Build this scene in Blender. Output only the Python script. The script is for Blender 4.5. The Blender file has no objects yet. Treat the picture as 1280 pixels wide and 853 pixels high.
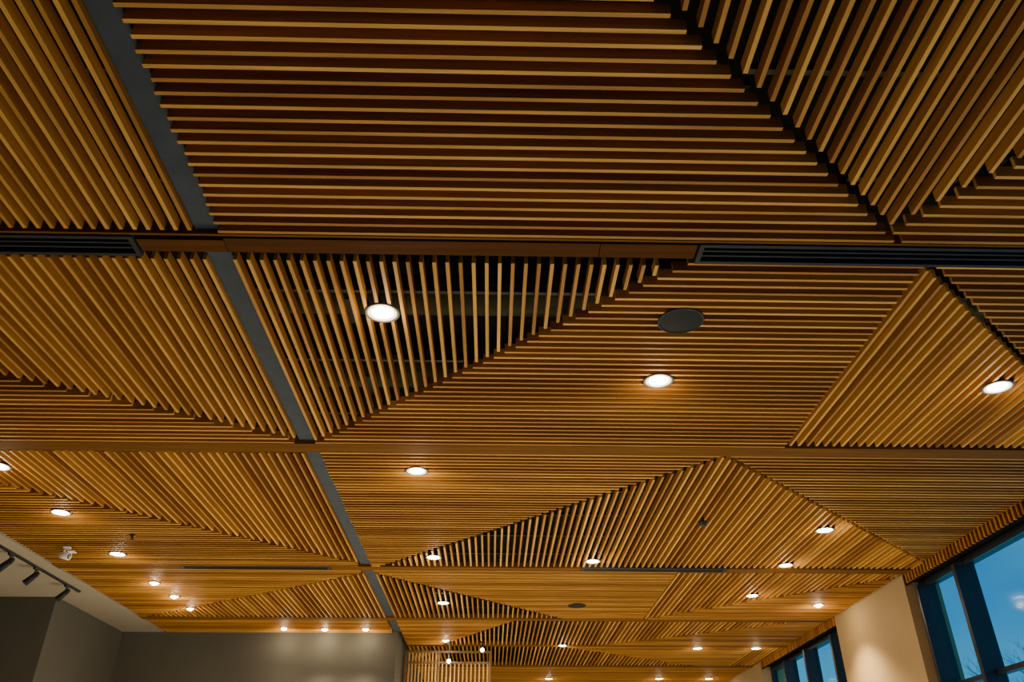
import bpy, math, random
from mathutils import Vector
random.seed(7)
S = bpy.context.scene
COL = S.collection
F = 1000.0; PITCH = math.radians(31.3); YAW = 0.0231
CZ = 1.6; H = 2.6; ZC = CZ + H          # camera height, height of ceiling above it, underside of the slats
sp, cp = math.sin(PITCH), math.cos(PITCH); sy, cy = math.sin(YAW), math.cos(YAW)

def ray(x, y):
    u = (x-640)/F; v = (426.5-y)/F
    a = cp - v*sp; b = sp + v*cp
    return Vector((u*cy + a*sy, -u*sy + a*cy, b))
def P(x, y, z=ZC):
    """point of the horizontal plane z that the photograph shows at pixel x, y"""
    d = ray(x, y)
    return Vector((0,0,CZ)) + d*((z-CZ)/d.z)
def PY(x, y, Y):
    d = ray(x, y)
    return Vector((0,0,CZ)) + d*(Y/d.y)

# ------------------------------------------------------------ materials
def nt(name):
    m = bpy.data.materials.new(name); m.use_nodes = True
    n = m.node_tree; b = n.nodes['Principled BSDF']
    return m, n, b
def plain(name, col, rough=.6, metal=0, noise=.12, scale=8, spec=.5):
    m, n, b = nt(name)
    tc = n.nodes.new('ShaderNodeTexCoord'); nz = n.nodes.new('ShaderNodeTexNoise')
    nz.inputs['Scale'].default_value = scale; nz.inputs['Detail'].default_value = 4
    cr = n.nodes.new('ShaderNodeValToRGB')
    lo = [c*(1-noise) for c in col]; hi = [min(1, c*(1+noise)) for c in col]
    cr.color_ramp.elements[0].position = .3; cr.color_ramp.elements[1].position = .7
    cr.color_ramp.elements[0].color = (*lo, 1); cr.color_ramp.elements[1].color = (*hi, 1)
    n.links.new(tc.outputs['Object'], nz.inputs['Vector']); n.links.new(nz.outputs['Fac'], cr.inputs['Fac'])
    n.links.new(cr.outputs['Color'], b.inputs['Base Color'])
    b.inputs['Roughness'].default_value = rough; b.inputs['Metallic'].default_value = metal
    b.inputs['Specular IOR Level'].default_value = spec
    return m
def wood(name, dark, light, scale, rough=.55, spec=.25):
    """streaky grain along the piece; the face attribute 'tone' (.6 to 1.2) shifts each stick from red-brown to honey"""
    m, n, b = nt(name)
    tc = n.nodes.new('ShaderNodeTexCoord'); mp = n.nodes.new('ShaderNodeMapping')
    mp.inputs['Scale'].default_value = scale
    nz = n.nodes.new('ShaderNodeTexNoise'); nz.inputs['Scale'].default_value = 1.0; nz.inputs['Detail'].default_value = 6
    cr = n.nodes.new('ShaderNodeValToRGB')
    cr.color_ramp.elements[0].position = .32; cr.color_ramp.elements[1].position = .68
    cr.color_ramp.elements[0].color = (*dark, 1); cr.color_ramp.elements[1].color = (*light, 1)
    at = n.nodes.new('ShaderNodeAttribute'); at.attribute_name = 'tone'
    mr = n.nodes.new('ShaderNodeMapRange'); mr.inputs['From Min'].default_value=.6; mr.inputs['From Max'].default_value=1.2
    tn = n.nodes.new('ShaderNodeMix'); tn.data_type='RGBA'
    tn.inputs[6].default_value=(.58,.47,.38,1); tn.inputs[7].default_value=(1.22,1.25,1.28,1)
    mx = n.nodes.new('ShaderNodeMix'); mx.data_type = 'RGBA'; mx.blend_type = 'MULTIPLY'; mx.inputs[0].default_value = 1
    n.links.new(at.outputs['Fac'], mr.inputs['Value']); n.links.new(mr.outputs['Result'], tn.inputs[0])
    n.links.new(tc.outputs['Object'], mp.inputs['Vector']); n.links.new(mp.outputs['Vector'], nz.inputs['Vector'])
    n.links.new(nz.outputs['Fac'], cr.inputs['Fac']); n.links.new(cr.outputs['Color'], mx.inputs[6])
    n.links.new(tn.outputs[2], mx.inputs[7]); n.links.new(mx.outputs[2], b.inputs['Base Color'])
    b.inputs['Roughness'].default_value = rough; b.inputs['Specular IOR Level'].default_value = spec
    return m
def glow(name, col, s):
    m, n, b = nt(name)
    b.inputs['Base Color'].default_value = (*col, 1)
    b.inputs['Emission Color'].default_value = (*col, 1); b.inputs['Emission Strength'].default_value = s
    return m
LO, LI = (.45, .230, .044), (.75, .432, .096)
SHADE_LO, SHADE_LI = (.42, .182, .030), (.64, .292, .050)  # same wood as the bottoms, darkened to paint shade onto the slat sides
WX = [wood('slat_wood_x', LO, LI, (1.2, 30, 30)), wood('slat_wood_x_shaded', SHADE_LO, SHADE_LI, (1.2, 30, 30))]
WY = [wood('slat_wood_y', LO, LI, (30, 1.2, 30)), wood('slat_wood_y_shaded', SHADE_LO, SHADE_LI, (30, 1.2, 30))]
BEAM = wood('beam_wood', (.075, .027, .005), (.125, .048, .009), (1.0, 22, 22), .75, .1)
BEAM2 = wood('rail_wood', (.135, .058, .009), (.210, .097, .017), (1.0, 22, 22), .75, .1)
STRIP = plain('grey_paint', (.055, .075, .108), .75, spec=.2)
BLACK = plain('black_paint', (.005, .005, .005), .9, spec=.1)
VOID = plain('void_paint', (.020, .022, .014), .9, spec=.1)
DARKM = plain('dark_metal', (.014, .017, .022), .5, .1, spec=.3)
FRAME = plain('window_metal', (.018, .026, .036), .4, .2, spec=.5)
SLOT = plain('slot_metal', (.026, .030, .036), .6, .0, spec=.2)
SLOT2 = plain('slot_metal_bronze', (.050, .042, .032), .6, .0, spec=.2)
CARR = plain('carrier_metal', (.030, .031, .020), .6, .2)
DUCT = plain('duct_paint', (.065, .075, .042), .7)
TRIM = plain('trim_metal', (.10, .098, .095), .4, .3)
WHITE = plain('white_plastic', (.85, .85, .83), .4)
TAUPE = plain('taupe_paint', (.078, .073, .060), .85, 0, .05, 2)
BEIGE = plain('beige_plaster', (.46, .32, .16), .8, 0, .05, 2)
PLASTER = plain('soffit_plaster', (.36, .325, .265), .85, 0, .04, 2)
FLOOR = plain('floor_stone', (.42, .36, .28), .5, 0, .1, 1)
BRASS = plain('brass', (.52, .29, .085), .5, 0)
BRONZE = plain('dark_bronze', (.16, .088, .030), .5, 0)
LENS = glow('lamp_lens', (1, .94, .82), 55)
CUP = glow('lit_cup', (1, .84, .60), .42)
WARM = glow('warm_lens', (1, .80, .50), 180)
BULB = glow('warm_bulb', (1, .76, .44), 34)
WCUP = glow('lit_warm_cup', (1, .74, .40), 1.2)
SPK = plain('speaker_grille', (.012, .017, .023), .7, .0, .3, 300, .2)
BARK = plain('bark', (.02, .07, .12), .9)
GLS = bpy.data.materials.new('window_glass'); GLS.use_nodes = True
n = GLS.node_tree; n.nodes.clear()
o_ = n.nodes.new('ShaderNodeOutputMaterial'); mx_ = n.nodes.new('ShaderNodeMixShader')
t_ = n.nodes.new('ShaderNodeBsdfTransparent'); g_ = n.nodes.new('ShaderNodeBsdfGlossy')
t_.inputs['Color'].default_value = (.70, .92, 1, 1); g_.inputs['Roughness'].default_value = .08
mx_.inputs[0].default_value = .018
n.links.new(t_.outputs[0], mx_.inputs[1]); n.links.new(g_.outputs[0], mx_.inputs[2]); n.links.new(mx_.outputs[0], o_.inputs['Surface'])

# ------------------------------------------------------------ helpers
class MB:
    def __init__(s): s.v=[]; s.f=[]; s.m=[]; s.t=[]
    def box(s, x0,x1,y0,y1,z0,z1, tone=1, mi=(0,0,0)):
        if x1 < x0: x0,x1 = x1,x0
        if y1 < y0: y0,y1 = y1,y0
        b=len(s.v)
        s.v += [(x0,y0,z0),(x1,y0,z0),(x1,y1,z0),(x0,y1,z0),(x0,y0,z1),(x1,y0,z1),(x1,y1,z1),(x0,y1,z1)]
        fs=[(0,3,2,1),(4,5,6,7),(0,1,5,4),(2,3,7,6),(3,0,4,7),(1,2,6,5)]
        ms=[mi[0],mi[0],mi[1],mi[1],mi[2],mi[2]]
        for q,k in zip(fs,ms): s.f.append(tuple(b+i for i in q)); s.m.append(k); s.t.append(tone)
        return s
    def tube(s, a, b_, r0, r1=None, n=10, caps=True):
        r1 = r0 if r1 is None else r1
        a=Vector(a); b_=Vector(b_); d=(b_-a).normalized()
        u=d.orthogonal().normalized(); w=d.cross(u); k=len(s.v)
        for c,r in ((a,r0),(b_,r1)):
            for i in range(n):
                th=2*math.pi*i/n; s.v.append(tuple(c+u*math.cos(th)*r+w*math.sin(th)*r))
        for i in range(n):
            j=(i+1)%n; s.f.append((k+i,k+j,k+n+j,k+n+i)); s.m.append(0); s.t.append(1)
        if caps:
            s.f.append(tuple(k+i for i in range(n))[::-1]); s.m.append(0); s.t.append(1)
            s.f.append(tuple(k+n+i for i in range(n))); s.m.append(0); s.t.append(1)
        return s
    def lathe(s, c, prof, n=36, close=False):
        k=len(s.v); L=len(prof)
        for r,z in prof:
            for i in range(n):
                th=2*math.pi*i/n; s.v.append((c[0]+r*math.cos(th), c[1]+r*math.sin(th), c[2]+z))
        rng = range(L) if close else range(L-1)
        for a in rng:
            b=(a+1)%L
            for i in range(n):
                j=(i+1)%n; s.f.append((k+a*n+i,k+a*n+j,k+b*n+j,k+b*n+i)); s.m.append(0); s.t.append(1)
        return s
    def build(s, name, mats, parent=None, smooth=False):
        org = parent.location.copy() if parent else Vector((0,0,0))
        if parent and parent.parent: org = org + parent.parent.location
        me=bpy.data.meshes.new(name)
        me.from_pydata([tuple(Vector(p)-org) for p in s.v], [], s.f)
        mats = mats if isinstance(mats,(list,tuple)) else [mats]
        for m in mats: me.materials.append(m)
        me.polygons.foreach_set('material_index', s.m)
        at=me.attributes.new('tone','FLOAT','FACE'); at.data.foreach_set('value', s.t)
        if smooth: me.polygons.foreach_set('use_smooth',[True]*len(me.polygons))
        me.update()
        o=bpy.data.objects.new(name, me); COL.objects.link(o)
        if parent: o.parent=parent
        return o
def tag(o, label, cat, group=None):
    o['label']=label; o['category']=cat
    if group: o['group']=group
    return o
def thing(name, loc, label, cat, group=None):
    o=bpy.data.objects.new(name,None); o.empty_display_size=.1; COL.objects.link(o); o.location=loc
    return tag(o,label,cat,group)
def struct(name, mb, mat):
    o=mb.build(name,mat); o['kind']='structure'; return o

# ------------------------------------------------------------ plan of the ceiling
XL, XR = -1.965*H, 1.900*H
SL, SR = -.598*H, -.546*H                   # the grey strip
ZT = ZC+.55                                  # structural ceiling above the slats
def Yat(y): return P(613,y).y
beams = [(Yat(297),Yat(325)), (Yat(557),Yat(568)), (Yat(709.5),Yat(714.5)), (Yat(773.5),Yat(776.5)), (Yat(806.5),Yat(808.5)), (Yat(832),Yat(834))]
YB = 5.05*H                                  # taupe back wall
YEND = 8.2*H
ROW = {'A':(.25*H,beams[0][0]), 'B':(beams[0][1],beams[1][0]), 'C':(beams[1][1],beams[2][0]), 'D':(beams[2][1],beams[3][0]),
       'E':(beams[3][1],beams[4][0]), 'F':(beams[4][1],beams[5][0]), 'G':(beams[5][1],YEND)}
COLX = {'L':(XL,SL), 'R':(SR,XR)}

# round fixtures set into the slats: x, y pixel, radius, kind, label
fixtures = [
 (478,391,.105,'d','bright round downlight among widely open slats beside the grey strip, nearest of all'),
 (823,476,.105,'d','bright round downlight just below the big round black speaker'),
 (1247,484,.105,'d','bright round downlight at the right edge, beside the slanted dark gap'),
 (521,589,.100,'d','round downlight just beyond the second crossbeam, right of the grey strip'),
 (-2,583,.105,'d','round downlight cut off by the left edge of the photo'),
 (76,641,.100,'d','round downlight above the small white hanging camera on the left'),
 (147,693,.100,'d','round downlight right of the small white hanging camera'),
 (542,697,.095,'d','round downlight in the pointed left corner of the big wedge of open slats'),
 (741,702,.095,'d','round downlight left of the black air slot beyond the big wedge of slats'),
 (1031,663,.100,'d','round downlight on the right slope edge of the big peaked wedge of slats'),
 (982,707,.095,'d','round downlight just before the third crossbeam, right of the black air slot'),
 (940,745,.095,'d','round downlight in the small slanting wedge beyond the black air slot'),
 (1023,757,.085,'w','warm downlight close to the beige pier, washing it with light'),
 (193,729,.080,'w','bright warm pinpoint light, highest of the slanting row of three at left'),
 (218,746,.075,'w','bright warm pinpoint light, middle of the slanting row of three at left'),
 (238,761,.065,'w','small warm pinpoint light, lowest of the slanting row of three at left'),
 (554,754,.095,'d','round downlight beyond the third crossbeam, just right of the grey strip'),
 (703,807.5,.09,'d','round downlight far off, straight beyond the small distant speaker'),
 (872,811,.10,'d','round downlight far off, left one of the pair before the blue far window'),
 (945,811,.10,'d','round downlight far off, right one of the pair before the blue far window'),
 (355,786,.060,'w','warm wall-washing downlight over the taupe wall, left of three'),
 (406,787,.075,'w','warm wall-washing downlight over the taupe wall, middle of three'),
 (457,787,.075,'w','warm wall-washing downlight over the taupe wall, right of three beside the grey strip'),
 (557,801,.075,'w','warm downlight just above the brass screen, in the crosswise slats'),
 (686,849,.10,'d','farthest downlight, low at the bottom edge nearest the brass screen'),
 (824,849,.10,'d','farthest downlight, low at the bottom edge, second from the brass screen'),
 (886,849,.10,'d','farthest downlight, low at the bottom edge, third from the brass screen'),
 (851,401,.140,'s','large round black ceiling speaker set in the fine crosswise slats'),
 (721,757.5,.125,'s','small distant round dark ceiling speaker beyond the third crossbeam'),
]

def clip(poly, a, b, ref):
    d=b-a
    def sd(p): return d.x*(p.y-a.y)-d.y*(p.x-a.x)
    sg = 1 if sd(ref)>0 else -1
    out=[]
    for i,p in enumerate(poly):
        q=poly[(i+1)%len(poly)]; s1=sd(p)*sg; s2=sd(q)*sg
        if s1>=0: out.append(p)
        if (s1>0)!=(s2>0) and s1!=s2: out.append(p+(q-p)*(s1/(s1-s2)))
    return out
def span(poly, axis, c):
    """interval of the polygon on the line  coordinate[axis]=c"""
    o=1-axis; xs=[]
    for i,p in enumerate(poly):
        q=poly[(i+1)%len(poly)]
        if (p[axis]-c)*(q[axis]-c)<0:
            k=(c-p[axis])/(q[axis]-p[axis]); xs.append(p[o]+(q[o]-p[o])*k)
    return (min(xs),max(xs)) if len(xs)>=2 else None
PIT, SW, SH = .0690, .0195, .062
def panel(row, col, cuts, d, label, gap=.022, pitch=PIT):
    y0,y1=ROW[row]; x0,x1=COLX[col]
    if row=='E' and col=='L': y1=YB
    poly=[Vector((x0,y0)),Vector((x1,y0)),Vector((x1,y1)),Vector((x0,y1))]
    for a,b,r in cuts:
        pa=P(*a).xy; pb=P(*b).xy if b else pa+Vector((0,1))
        poly=clip(poly, pa, pb, P(*r).xy)
    c=sum(poly,Vector((0,0)))/len(poly)
    t=thing('wood_grille',(c.x,c.y,ZC),label,'slat grille','wooden slat grilles of the ceiling')
    ax = 1 if d=='X' else 0
    lo=min(p[ax] for p in poly); hi=max(p[ax] for p in poly)
    nS=max(1,int((hi-lo-.01)/pitch)); pit=(hi-lo-SW-.008)/nS
    mb=MB()
    for i in range(nS+1):
        k=lo+.004+SW/2+i*pit
        s=span(poly,ax,k)
        if not s: continue
        u=s[0]+(random.uniform(-.012,.004) if d=='X' and abs(s[0]-SR)<.01 else gap)
        w=s[1]-gap
        tone=random.uniform(.60,1.2)
        if w-u<.03: continue
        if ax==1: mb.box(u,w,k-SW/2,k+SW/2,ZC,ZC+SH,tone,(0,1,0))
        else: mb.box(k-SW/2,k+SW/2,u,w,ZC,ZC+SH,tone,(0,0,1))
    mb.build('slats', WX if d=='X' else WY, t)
    # dark carrier rails across the backs of the slats
    o=1-ax; l2=min(p[o] for p in poly); h2=max(p[o] for p in poly)
    nr=max(1,int((h2-l2)/.62)); 
    for i in range(nr):
        k=l2+(h2-l2)*(i+.5)/nr; s=span(poly,o,k)
        if not s or s[1]-s[0]<.12: continue
        m=MB()
        if ax==1: m.box(k-.014,k+.014,s[0]+.02,s[1]-.02,ZC+SH,ZC+SH+.035)
        else: m.box(s[0]+.02,s[1]-.02,k-.014,k+.014,ZC+SH,ZC+SH+.035)
        m.build('carrier_rail',CARR,t)
    return t
D1=((825,0),(1110,290)); D2=((1110,290),(1280,200))
panel('A','L',[], 'Y','nearest left panel of lengthwise slats, left of the grey strip in the top corner')
panel('A','R',[(*D1,(400,150))],'X','largest nearest panel of bold crosswise slats, right of the grey strip',.02)
panel('A','R',[(*D1,(1200,50)),(*D2,(1100,50))],'Y','open lengthwise slats in the top right corner beyond the dark diagonal gap',.05,.076)
panel('A','R',[(*D1,(1250,280)),(*D2,(1250,290))],'X','small triangle of crosswise slats just above the right black air slot')
L1=((0,470),(370,550))
panel('B','L',[(*L1,(200,380))],'Y','left triangle of lengthwise slats just beyond the left black air slot',.032)
panel('B','L',[(*L1,(50,540))],'X','left narrow triangle of crosswise slats just before the second crossbeam',.036)
D3=((868,324),(395,553)); V1=((1160,335),None); D4=((1165,333),(1280,450))
panel('B','R',[(*D3,(400,400))],'Y','dark open triangle of lengthwise slats holding the nearest downlight',.03,.071)
panel('B','R',[(*D3,(800,500)),(*V1,(800,500))],'X','broad panel of crosswise slats holding the large black speaker')
panel('B','R',[(*V1,(1150,500)),(*D4,(1150,500))],'Y','right triangle of lengthwise slats between broad crosswise panel and dark slanting gap',.045)
panel('B','R',[(*D4,(1270,350))],'X','triangle of crosswise slats at the right edge beneath the right black air slot')
L2=((0,606),(447,704))
panel('C','L',[(*L2,(300,590))],'Y','left triangle of lengthwise slats just beyond the second crossbeam')
panel('C','L',[(*L2,(100,680))],'X','left panel of crosswise slats around the small white hanging camera')
D5=((908,570),(478,708)); D6=((908,570),(1147,698))
panel('C','R',[(*D5,(500,600))],'X','triangle of crosswise slats right of the grey strip beyond the second crossbeam')
panel('C','R',[(*D5,(900,680)),(*D6,(900,680))],'Y','big peaked wedge of lengthwise slats in the middle of the ceiling',.035)
panel('C','R',[(*D6,(1200,600))],'X','triangle of crosswise slats against the right windows beyond the second crossbeam')
L3=((455,717),(185,771))
panel('D','L',[(*L3,(300,725))],'X','left panel of crosswise slats with the three warm pinpoint lights')
panel('D','L',[(*L3,(440,765))],'Y','left low triangle of lengthwise slats before the taupe wall')
D7=((468,717),(702,774)); V2=((848,717),None); D8=((809,774),(1118,723))
panel('D','R',[(*D7,(500,765))],'Y','low triangle of lengthwise slats right of the grey strip beyond the third crossbeam',.035)
panel('D','R',[(*D7,(700,730)),(*V2,(700,730))],'X','panel of crosswise slats holding the small distant speaker')
panel('D','R',[(*V2,(900,730)),(*D8,(900,725))],'Y','small slanting wedge of lengthwise slats beyond the right distant air slot')
panel('D','R',[(*V2,(1050,760)),(*D8,(1050,760))],'X','triangle of crosswise slats beside the beige pier')
panel('E','L',[],'X','narrow band of crosswise slats directly over the taupe wall')
D9=((640,778),(555,806)); D10=((1000,778),(760,806))
panel('E','R',[(*D9,(540,780))],'X','far piece of crosswise slats over the brass screen')
panel('E','R',[(*D9,(750,785)),(*D10,(750,785))],'Y','far wedge of lengthwise slats between the fourth and fifth crossbeams')
panel('E','R',[(*D10,(1000,800))],'X','far piece of crosswise slats beside the blue far window')
D11=((700,809),(860,832)); V3=((930,820),None)
panel('F','R',[(*D11,(650,828))],'Y','far triangle of lengthwise slats between the fifth and sixth crossbeams')
panel('F','R',[(*D11,(880,812)),(*V3,(880,812))],'X','far panel of crosswise slats between the fifth and sixth crossbeams')
panel('F','R',[(*V3,(970,825))],'Y','far right panel of lengthwise slats beyond the fifth crossbeam')
panel('G','R',[],'X','farthest panel of crosswise slats at the bottom edge of the photo')

# ------------------------------------------------------------ crossbeams, rails, grey strip
def beam(x0,x1,y0,y1,label,mat=None,z0=ZC-.001,z1=ZC+SH):
    mb=MB().box(x0-(x0+x1)/2,x1-(x0+x1)/2,-(y1-y0)/2+.003,(y1-y0)/2-.003,z0-ZC,z1-ZC,random.uniform(.85,1.0))
    o=mb.build('wood_beam',mat or BEAM2); o.location=((x0+x1)/2,(y0+y1)/2,ZC)
    tag(o,label,'beam','wooden crossbeams between the slat rows')
b0,b1=beams[0]; rw=.022
xj=P(750,310).x; xd=P(872,315).x; xl=P(174,310).x
beam(SR+.002,xj-.002,b0+rw+.014,b1-.034,'long wide wood beam crossing between the two black air slots',BEAM)
beam(xj+.002,xd-.01,b0+rw+.014,b1-.034,'short wide wood beam ending at the right black air slot',BEAM)
beam(xl+.01,SR-.002,b0+rw+.03,b1-.034,'short wood beam piece between left black air slot and long wide beam, crossing the grey strip',BEAM)
beam(XL,XR,b0,b0+rw,'thin dark wood rail running along the near side of both black air slots',BEAM2)
beam(XL,XR,*beams[1],'second wood crossbeam spanning the whole ceiling in the middle')
b0c,b1c=beams[2]
xs=[XL,P(230,713).x,P(415,713).x,P(725,715).x,P(905,717).x,XR]
beam(xs[0],xs[1]-.005,b0c,b1c,'piece of third crossbeam left of the left distant air slot')
beam(xs[2]+.005,xs[3]-.005,b0c,b1c,'piece of third crossbeam between the two distant air slots')
beam(xs[4]+.005,xs[5],b0c,b1c,'piece of third crossbeam right of the right distant air slot')
beam(XL,XR,*beams[3],'fourth thin wood crossbeam just before the taupe wall')
beam(SR,XR,*beams[4],'fifth thin wood crossbeam above the brass screen')
beam(SR,XR,*beams[5],'farthest thin wood crossbeam near the bottom edge')
mb=MB(); ys=[.25*H]+[v for b in beams[:4] for v in b]+[YB]
for i in range(0,len(ys),2): mb.box(SL+.002,SR-.002,ys[i]+.001,ys[i+1]-.001,ZC+.030,ZC+.050)
struct('trim_1',mb,STRIP)

# ------------------------------------------------------------ air slots
def diffuser(x0,x1,y0,y1,label,mat=SLOT):
    c=((x0+x1)/2,(y0+y1)/2,ZC)
    t=thing('air_diffuser',c,label,'air diffuser','black linear air slots')
    fl=(y1-y0)*(.15 if mat is SLOT else .24); z0,z1=ZC-.010 if mat is SLOT else ZC-.002,ZC+.05
    m=MB()
    m.box(x0,x1,y0+.003,y0+fl,z0,z1); m.box(x0,x1,y1-fl,y1-.003,z0,z1)
    m.box(x0,x0+fl,y0+fl,y1-fl,z0,z1); m.box(x1-fl,x1,y0+fl,y1-fl,z0,z1)
    m.build('frame',mat,t)
    MB().box(x0+fl,x1-fl,y0+fl,y1-fl,ZC+.045,ZC+.05).build('backing',BLACK,t)
    w=(y1-y0-2*fl)
    for k in (.33,.67):
        yy=y0+fl+w*k
        MB().box(x0+fl,x1-fl,yy-w*.05,yy+w*.05,ZC-.002,ZC+.045).build('blade',mat,t)
diffuser(XL,xl,b0+rw,b1,'long black air slot on the near left, left of the grey strip')
diffuser(xd,XR,b0+rw,b1,'long black air slot on the near right, right of the wide wood beam')
diffuser(xs[1],xs[2],b0c,b1c,'distant short dark air slot left of the grey strip',SLOT2)
diffuser(xs[3],xs[4],b0c,b1c,'distant short dark air slot beyond the big peaked wedge',SLOT2)

# ------------------------------------------------------------ round fixtures
def spot(e, col, parent, size=2.2, blend=.8, z=-.05, rot=None):
    L=bpy.data.lights.new('downlight_lamp','SPOT'); L.energy=e; L.color=col; L.spot_size=size; L.spot_blend=blend; L.shadow_soft_size=.05
    o=bpy.data.objects.new('downlight_lamp',L); COL.objects.link(o); o.location=(0,0,z); o.parent=parent
    if rot: o.rotation_euler=rot
    return o
def halo_fill(e, col, parent, z=-.10):
    """point light added under each downlight to put a halo on the slats around it"""
    L=bpy.data.lights.new('downlight_halo_fill','POINT'); L.energy=e; L.color=col; L.shadow_soft_size=.05
    o=bpy.data.objects.new('downlight_halo_fill',L); COL.objects.link(o); o.location=(0,0,z); o.parent=parent
for px,py,R,k,lab in fixtures:
    q=P(px,py); c=(q.x,q.y,ZC)
    if k=='s':
        t=thing('mounted_speaker',c,lab,'speaker')
        MB().lathe(c,[(R,.001),(R,-.005),(R-.005,-.008),(R-.012,-.006),(R-.012,.001)],48,True).build('rim',SLOT,t,True)
        MB().lathe(c,[(R-.012,-.004),(R*.6,-.006),(R*.2,-.007),(.002,-.0072)],48).build('grille',SPK,t,True)
        continue
    t=thing('downlight',c,lab,'downlight','recessed ceiling downlights')
    MB().lathe(c,[(R,.001),(R-.002,-.006),(R-.010,-.008),(R-.018,-.005),(R-.021,.001)],40,True).build('trim_ring',TRIM,t,True)
    MB().lathe(c,[(R-.003,.0012),(.0015,.0012)],40).build('back_plate',DARKM,t)
    r=R-.019
    far = q.y>7
    r2 = r*(.76 if not far else .88) if k=='d' else max(.040, r*.66)
    MB().lathe(c,[(r,-.004),(r2,-.0008)],40).build('reflector',CUP if k=='d' else WCUP,t,True)
    dz=-.006 if k=='d' else -.026
    MB().lathe(c,[(r2,-.0008),(r2*.92,dz*.45),(r2*.7,dz*.8),(r2*.4,dz),(.002,dz-.001)],32).build('lens',LENS if k=='d' else WARM,t,True)
    halo_fill(3.2 if k=='d' else 4.5,(1,.82,.54),t)  # extra lamp for the glow on slats that the flush lens does not cast
    if k=='d': spot(50,(1,.86,.66),t)
    elif px>1000: spot(330,(1,.76,.42),t,2.0,1,-.15)
    elif px==355: spot(5,(1,.82,.58),t,3.05,1,-.45)
    elif 400<px<470: spot(15 if px<430 else 18,(1,.84,.60),t,3.05,1,-.55)
    else: spot(24,(1,.80,.52),t,2.7,1)

q=P(878,653); c=(q.x,q.y,ZC)
t=thing('smoke_detector',c,'small dark dome detector in the middle of the big peaked wedge','detector')
MB().lathe(c,[(.002,0),(.05,0),(.052,-.012),(.046,-.016),(.002,-.016)],28).build('base',DARKM,t,True)
MB().lathe(c,[(.04,-.016),(.036,-.028),(.022,-.038),(.002,-.041)],28).build('dome',DARKM,t,True)
q=P(166,669); c=(q.x,q.y,ZC)
t=thing('pendant_sprinkler',c,'tiny sprinkler head between the two left downlights','sprinkler')
MB().lathe(c,[(.002,.001),(.030,.001),(.030,-.004),(.012,-.012),(.012,-.03),(.002,-.03)],20).build('body',DARKM,t,True)
MB().lathe((c[0],c[1],ZC-.04),[(.002,0),(.020,0),(.020,-.003),(.002,-.003)],20).build('deflector',DARKM,t)
MB().tube((c[0]-.009,c[1],ZC-.03),(c[0]-.009,c[1],ZC-.04),.003).tube((c[0]+.009,c[1],ZC-.03),(c[0]+.009,c[1],ZC-.04),.003).build('arm',DARKM,t)
# white camera
q=P(84,684); c=(q.x,q.y,ZC)
t=thing('hanging_camera',c,'small white camera hanging under the crosswise slats at left','camera')
MB().lathe(c,[(.002,.001),(.045,.001),(.045,-.014),(.036,-.020),(.002,-.020)],28).build('base',WHITE,t,True)
MB().tube((c[0]-.01,c[1],ZC-.018),(c[0]-.02,c[1],ZC-.07),.012).build('arm',WHITE,t,True)
a=Vector((c[0]-.060,c[1]+.02,ZC-.080)); b=Vector((c[0]+.045,c[1]+.01,ZC-.100)); d=(b-a).normalized()
MB().tube(a-d*.012,a,.022,.034,20).tube(a,b,.034,.042,20).build('housing',WHITE,t,True)
MB().tube(b,b+d*.006,.032,.028,20).build('lens',TRIM,t,True)
MB().box(c[0]+.03,c[0]+.10,c[1]-.04,c[1]+.04,ZC-.058,ZC-.052).build('sunshade',WHITE,t)

# ------------------------------------------------------------ track and its spots (left soffit)
XT=-2.045*H
t=thing('track_rail',(XT,3.3*H,ZC),'dark lighting track along the plain soffit on the left','track')
MB().box(XT-.015,XT+.015,2.3*H,4.06*H,ZC-.022,ZC-.001).build('channel',DARKM,t)
MB().box(XT-.018,XT+.018,4.06*H,4.06*H+.03,ZC-.024,ZC-.001).build('end_cap',DARKM,t)
def track_spot(py_px, lab):
    yy=P(py_px[0],py_px[1]).y
    c=Vector((XT,yy,ZC-.022))
    t=thing('track_spotlight',c,lab,'spotlight','spotlights on the left track')
    MB().box(XT-.013,XT+.013,yy-.045,yy+.045,ZC-.045,ZC-.022).build('adapter',DARKM,t)
    MB().tube((XT,yy,ZC-.045),(XT,yy,ZC-.09),.007).build('stem',DARKM,t,True)
    a=Vector((XT+.035,yy+.02,ZC-.070)); b=Vector((XT-.065,yy-.03,ZC-.205)); d=(b-a).normalized()
    MB().tube(a,a+d*.04,.022,.033,20).tube(a+d*.04,b,.033,.038,20).build('head',DARKM,t,True)
    MB().tube(b,b+d*.004,.032,.032,20).build('lens',TRIM,t,True)
track_spot((16,690),'black track spotlight nearest the left edge of the photo')
track_spot((46,708),'middle black spotlight of the three on the left track')
track_spot((82,730),'black track spotlight farthest along the track, nearest the taupe wall')

# ------------------------------------------------------------ room shell
X0=-3.1*H; X1=XR+.45; Y0=-.8*H
struct('floor',MB().box(X0,X1+.05,Y0,YEND+.2,-.1,0),FLOOR)
struct('ceiling',MB().box(X0,X1,Y0,YEND+.2,ZT,ZT+.1),VOID)
struct('trim_2',MB().box(X0,XL-.012,Y0,YB,ZC,ZC+.1),PLASTER)
XA=-2.215*H; YA=4.2*H
struct('wall_left',MB().box(X0-.1,X0,Y0,YA,0,ZT),TAUPE)
struct('wall_alcove',MB().box(X0,XA,YA,YA+.15,0,ZC),TAUPE)
struct('wall_corner',MB().box(XA-.15,XA,YA+.15,YB,0,ZC),TAUPE)
XW=-.575*H
struct('wall_back',MB().box(XA-.15,XW,YB,YB+.25,0,ZT),TAUPE)
struct('wall_passage',MB().box(XW-.2,XW,YB+.25,YEND,0,ZT),TAUPE)
struct('wall_far',MB().box(XW-.2,X1,YEND,YEND+.2,0,ZT),TAUPE)
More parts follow.
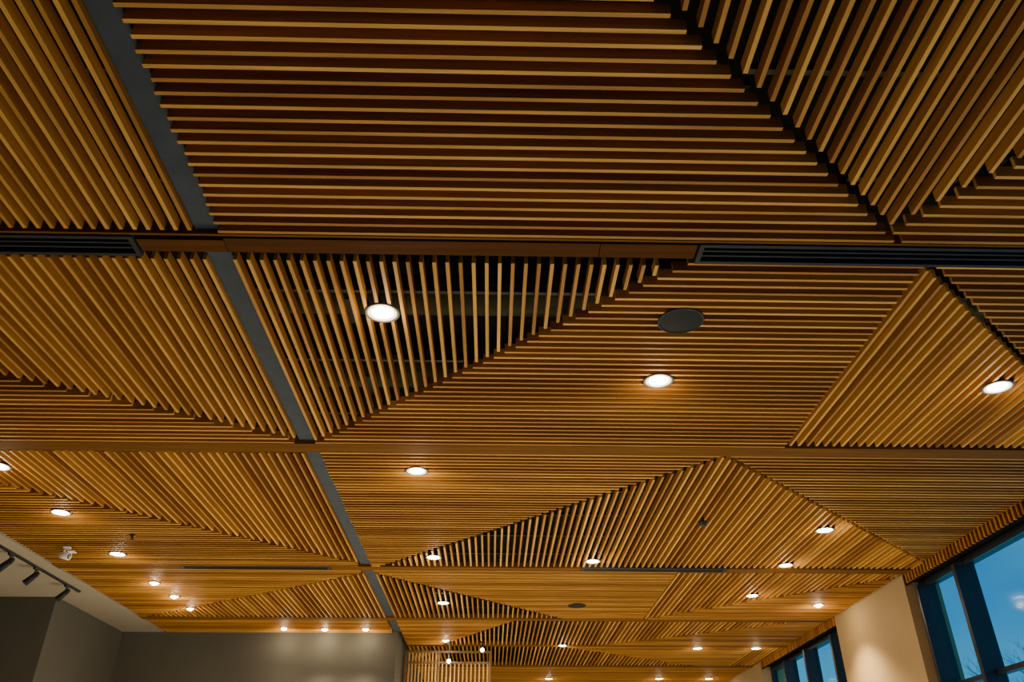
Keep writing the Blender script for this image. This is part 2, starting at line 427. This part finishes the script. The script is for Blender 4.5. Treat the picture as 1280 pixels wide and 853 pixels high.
struct('wall_front',MB().box(X0,X1,Y0-.1,Y0,0,ZT),TAUPE)
# right wall: piers and windows
XP=XR+.02; XG=XR+.24
YP0,YP1=3.72*H,4.58*H; YQ0=6.02*H
struct('wall_right',MB().box(XP,X1,YP0,YP1,0,ZT),BEIGE)
struct('wall_right_far',MB().box(XP,X1,YQ0,YEND,0,ZT),BEIGE)
ZH=ZC-.10
struct('wall_right_head',MB().box(XG-.04,X1,Y0,YP0,ZH+.02,ZT),BLACK)
struct('wall_right_far_head',MB().box(XG-.04,X1,YP1,YQ0,ZH+.02,ZT),BLACK)
def pelmet(y0,y1,label):
    yc=(y0+y1)/2
    t=thing('slat_pelmet',(XR+.02,yc,ZH),label,'pelmet')
    MB().box(XR+.03,XR+.05,y0,y1,ZH-.01,ZC+SH).build('backing',BLACK,t)
    MB().box(XR+.05,XG-.052,y0,y1,ZH+.03,ZH+.05).build('soffit_board',BLACK,t)
    m=MB(); n_=int((y1-y0)/.0765)
    for i in range(n_):
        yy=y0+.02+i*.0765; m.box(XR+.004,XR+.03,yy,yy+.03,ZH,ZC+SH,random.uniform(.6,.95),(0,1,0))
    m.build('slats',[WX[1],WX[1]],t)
pelmet(.25*H,YP0-.01,'short vertical slats hanging along the top of the right window')
pelmet(YP1+.01,YQ0-.01,'short vertical slats over the distant blue window')
def window(name,y0,y1,fins,trans):
    r=bpy.data.objects.new(name,None); COL.objects.link(r); r.location=(XG,(y0+y1)/2,0); r['kind']='structure'
    m=MB(); zb=.1
    m.box(XG-.05,XG+.05,y0,y1,ZH-.05,ZH+.02).box(XG-.05,XG+.05,y0,y1,0,zb)
    m.box(XG-.05,XG+.05,y0,y0+.06,zb,ZH).box(XG-.05,XG+.05,y1-.06,y1,zb,ZH)
    m.build('window_frame',FRAME,r)
    for yf in fins: MB().box(XG-.17,XG+.06,yf-.03,yf+.03,zb,ZH-.05).build('mullion',FRAME,r)
    for z in trans: MB().box(XG-.045,XG+.045,y0+.06,y1-.06,z-.025,z+.025).build('transom',FRAME,r)
    MB().box(XG-.006,XG+.006,y0+.06,y1-.06,zb,ZH-.05).build('pane',GLS,r)
window('window_1',Y0,YP0,[3.66*H,3.32*H,2.55*H,1.8*H,1.05*H,.3*H],[2.95])
window('window_2',YP1,YQ0,[4.75*H,5.2*H,5.6*H],[2.95])

# ducts glimpsed over the open slats
for yy,lab in ((1.62*H,'dark round air duct glimpsed above the open slats, nearer one'),(2.0*H,'dark round air duct glimpsed above the open slats, farther one')):
    zc=ZC+.30
    t=thing('air_duct',((SR+XR)/2,yy,zc),lab,'duct')
    MB().tube((SR,yy,zc),(XR-.1,yy,zc),.13,.13,24).build('pipe',DUCT,t,True)
    for k in range(5):
        x=SR+.5+k*1.35
        MB().box(x-.015,x+.015,yy-.135,yy-.13,zc,ZT).box(x-.015,x+.015,yy+.13,yy+.135,zc,ZT).box(x-.015,x+.015,yy-.135,yy+.135,zc-.135,zc-.13).build('hanger_strap',DARKM,t)

# ------------------------------------------------------------ brass screen
ys=5.45*H; x0,x1=-.56*H,-.012*H; zt=4.09
t=thing('brass_screen',((x0+x1)/2,ys,0),'tall brass lattice screen of thin bars at the end of the taupe wall','screen')
for x in (x0,x0+.62*(x1-x0)*.62,x1-.03): MB().box(x,x+.036,ys-.018,ys+.018,0,zt).build('post',BRONZE,t)
for z in (zt,3.92,3.55,2.6,.05): MB().box(x0,x1,ys-.014,ys+.014,z,z+.034).build('rail',BRONZE,t)
m=MB(); xm=x0+.62*(x1-x0)*.62; k=x0+.06
while k<xm-.02: m.box(k,k+.026,ys-.010,ys+.010,.08,zt); k+=.056
m.build('bars',BRASS,t)
m=MB(); k=xm+.07
while k<x1-.05: m.box(k,k+.022,ys-.010,ys+.010,.08,3.92); k+=.068
m.build('bars',BRASS,t)
def pendant(px,py,label):
    c=PY(px,py,5.3*H)
    t=thing('pendant_lamp',(c.x,c.y,ZC),label,'pendant lamp','tiny pendants at the brass screen')
    MB().lathe((c.x,c.y,ZC),[(.002,0),(.035,0),(.035,-.02),(.002,-.02)],20).build('canopy',DARKM,t,True)
    MB().tube((c.x,c.y,ZC-.02),(c.x,c.y,c.z+.08),.004).build('cord',DARKM,t)
    MB().lathe((c.x,c.y,c.z),[(.010,.11),(.014,.075),(.026,.045),(.028,.030),(.022,.030)],24).build('shade',DARKM,t,True)
    MB().lathe((c.x,c.y,c.z),[(.002,.036),(.024,.022),(.033,0),(.024,-.022),(.002,-.033)],20).build('bulb',BULB,t,True)
    spot(18,(1,.78,.50),t,3.1,1,c.z-ZC-.05)
pendant(561,827,'tiny glowing pendant before the brass screen, lower left one')
pendant(603,813,'tiny glowing pendant before the brass screen, upper right one by the right post')

# ------------------------------------------------------------ outside: bare tree
t=thing('bare_tree',(9.2,14.6,0),'bare tree seen through the right window against the dusk sky','tree')
tr=MB().tube((9.2,14.6,0),(9.25,14.6,2.6),.12,.07,10); tr.build('trunk',BARK,t,True)
br=MB()
def grow(p,d,l,r,depth):
    e=p+d*l; br.tube(p,e,r,r*.6,6,False)
    if depth==0: return
    for i in range(3):
        nd=(d+Vector((random.uniform(-.7,.7),random.uniform(-.7,.7),random.uniform(-.1,.5)))).normalized()
        grow(p+d*l*random.uniform(.6,1),nd,l*random.uniform(.62,.8),r*.55,depth-1)
for i in range(4):
    a_=i*1.6; grow(Vector((9.25,14.6,2.2+.12*i)),Vector((math.cos(a_)*.5,math.sin(a_)*.5,.8)).normalized(),.80,.020,4)
br.build('branches',BARK,t)

# ------------------------------------------------------------ added floor-bounce fill, sky
def area(loc,sx,sy_,e,col=(1,.82,.53),rot=(math.pi,0,0),spread=math.pi):  # unseen up-facing area light, added to stand in for floor bounce
    L=bpy.data.lights.new('floor_bounce_fill','AREA'); L.shape='RECTANGLE'; L.size=sx; L.size_y=sy_; L.energy=e; L.color=col; L.spread=spread
    o=bpy.data.objects.new('floor_bounce_fill',L); COL.objects.link(o); o.location=loc; o.rotation_euler=rot; return o
area((-2.6,9.4,.06),2.5,3,122,(1,.80,.49))
area((1.4,8.4,.06),2.5,3,112)
area((1.0,15.0,.06),4,4,122,(1,.79,.47))
area((.2,4.0,.06),5,4,74)
area((-6.6,8.2,.06),1.2,3,20)

# dusk sky with faint haze
w=bpy.data.worlds.new('dusk'); S.world=w; w.use_nodes=True
n=w.node_tree; bg=n.nodes['Background']; tc=n.nodes.new('ShaderNodeTexCoord'); sx=n.nodes.new('ShaderNodeSeparateXYZ')
cr=n.nodes.new('ShaderNodeValToRGB'); e=cr.color_ramp.elements
e[0].position=0; e[0].color=(.12,.52,.78,1); e[1].position=.50; e[1].color=(.006,.085,.30,1)
k=e.new(.24); k.color=(.022,.26,.56,1)
mp=n.nodes.new('ShaderNodeMapping'); mp.inputs['Scale'].default_value=(5,5,9); mp.inputs['Rotation'].default_value=(.5,.7,0)
nz=n.nodes.new('ShaderNodeTexNoise'); nz.inputs['Scale'].default_value=1.0; nz.inputs['Detail'].default_value=3
c2=n.nodes.new('ShaderNodeValToRGB'); c2.color_ramp.elements[0].position=.40; c2.color_ramp.elements[1].position=.85
mx=n.nodes.new('ShaderNodeMix'); mx.data_type='RGBA'; mx.inputs[7].default_value=(.14,.46,.62,1)
n.links.new(tc.outputs['Generated'],sx.inputs[0]); n.links.new(sx.outputs['Z'],cr.inputs['Fac'])
n.links.new(tc.outputs['Generated'],mp.inputs['Vector']); n.links.new(mp.outputs['Vector'],nz.inputs['Vector'])
n.links.new(nz.outputs['Fac'],c2.inputs['Fac']); n.links.new(c2.outputs['Color'],mx.inputs[0])
n.links.new(cr.outputs['Color'],mx.inputs[6]); n.links.new(mx.outputs[2],bg.inputs['Color'])
bg.inputs['Strength'].default_value=1.0

cam=bpy.data.cameras.new('camera'); co=bpy.data.objects.new('camera',cam); COL.objects.link(co)
cam.sensor_width=36; cam.lens=F/1280*36; co.location=(0,0,CZ); co.rotation_euler=(math.pi/2+PITCH,0,-YAW)
S.camera=co
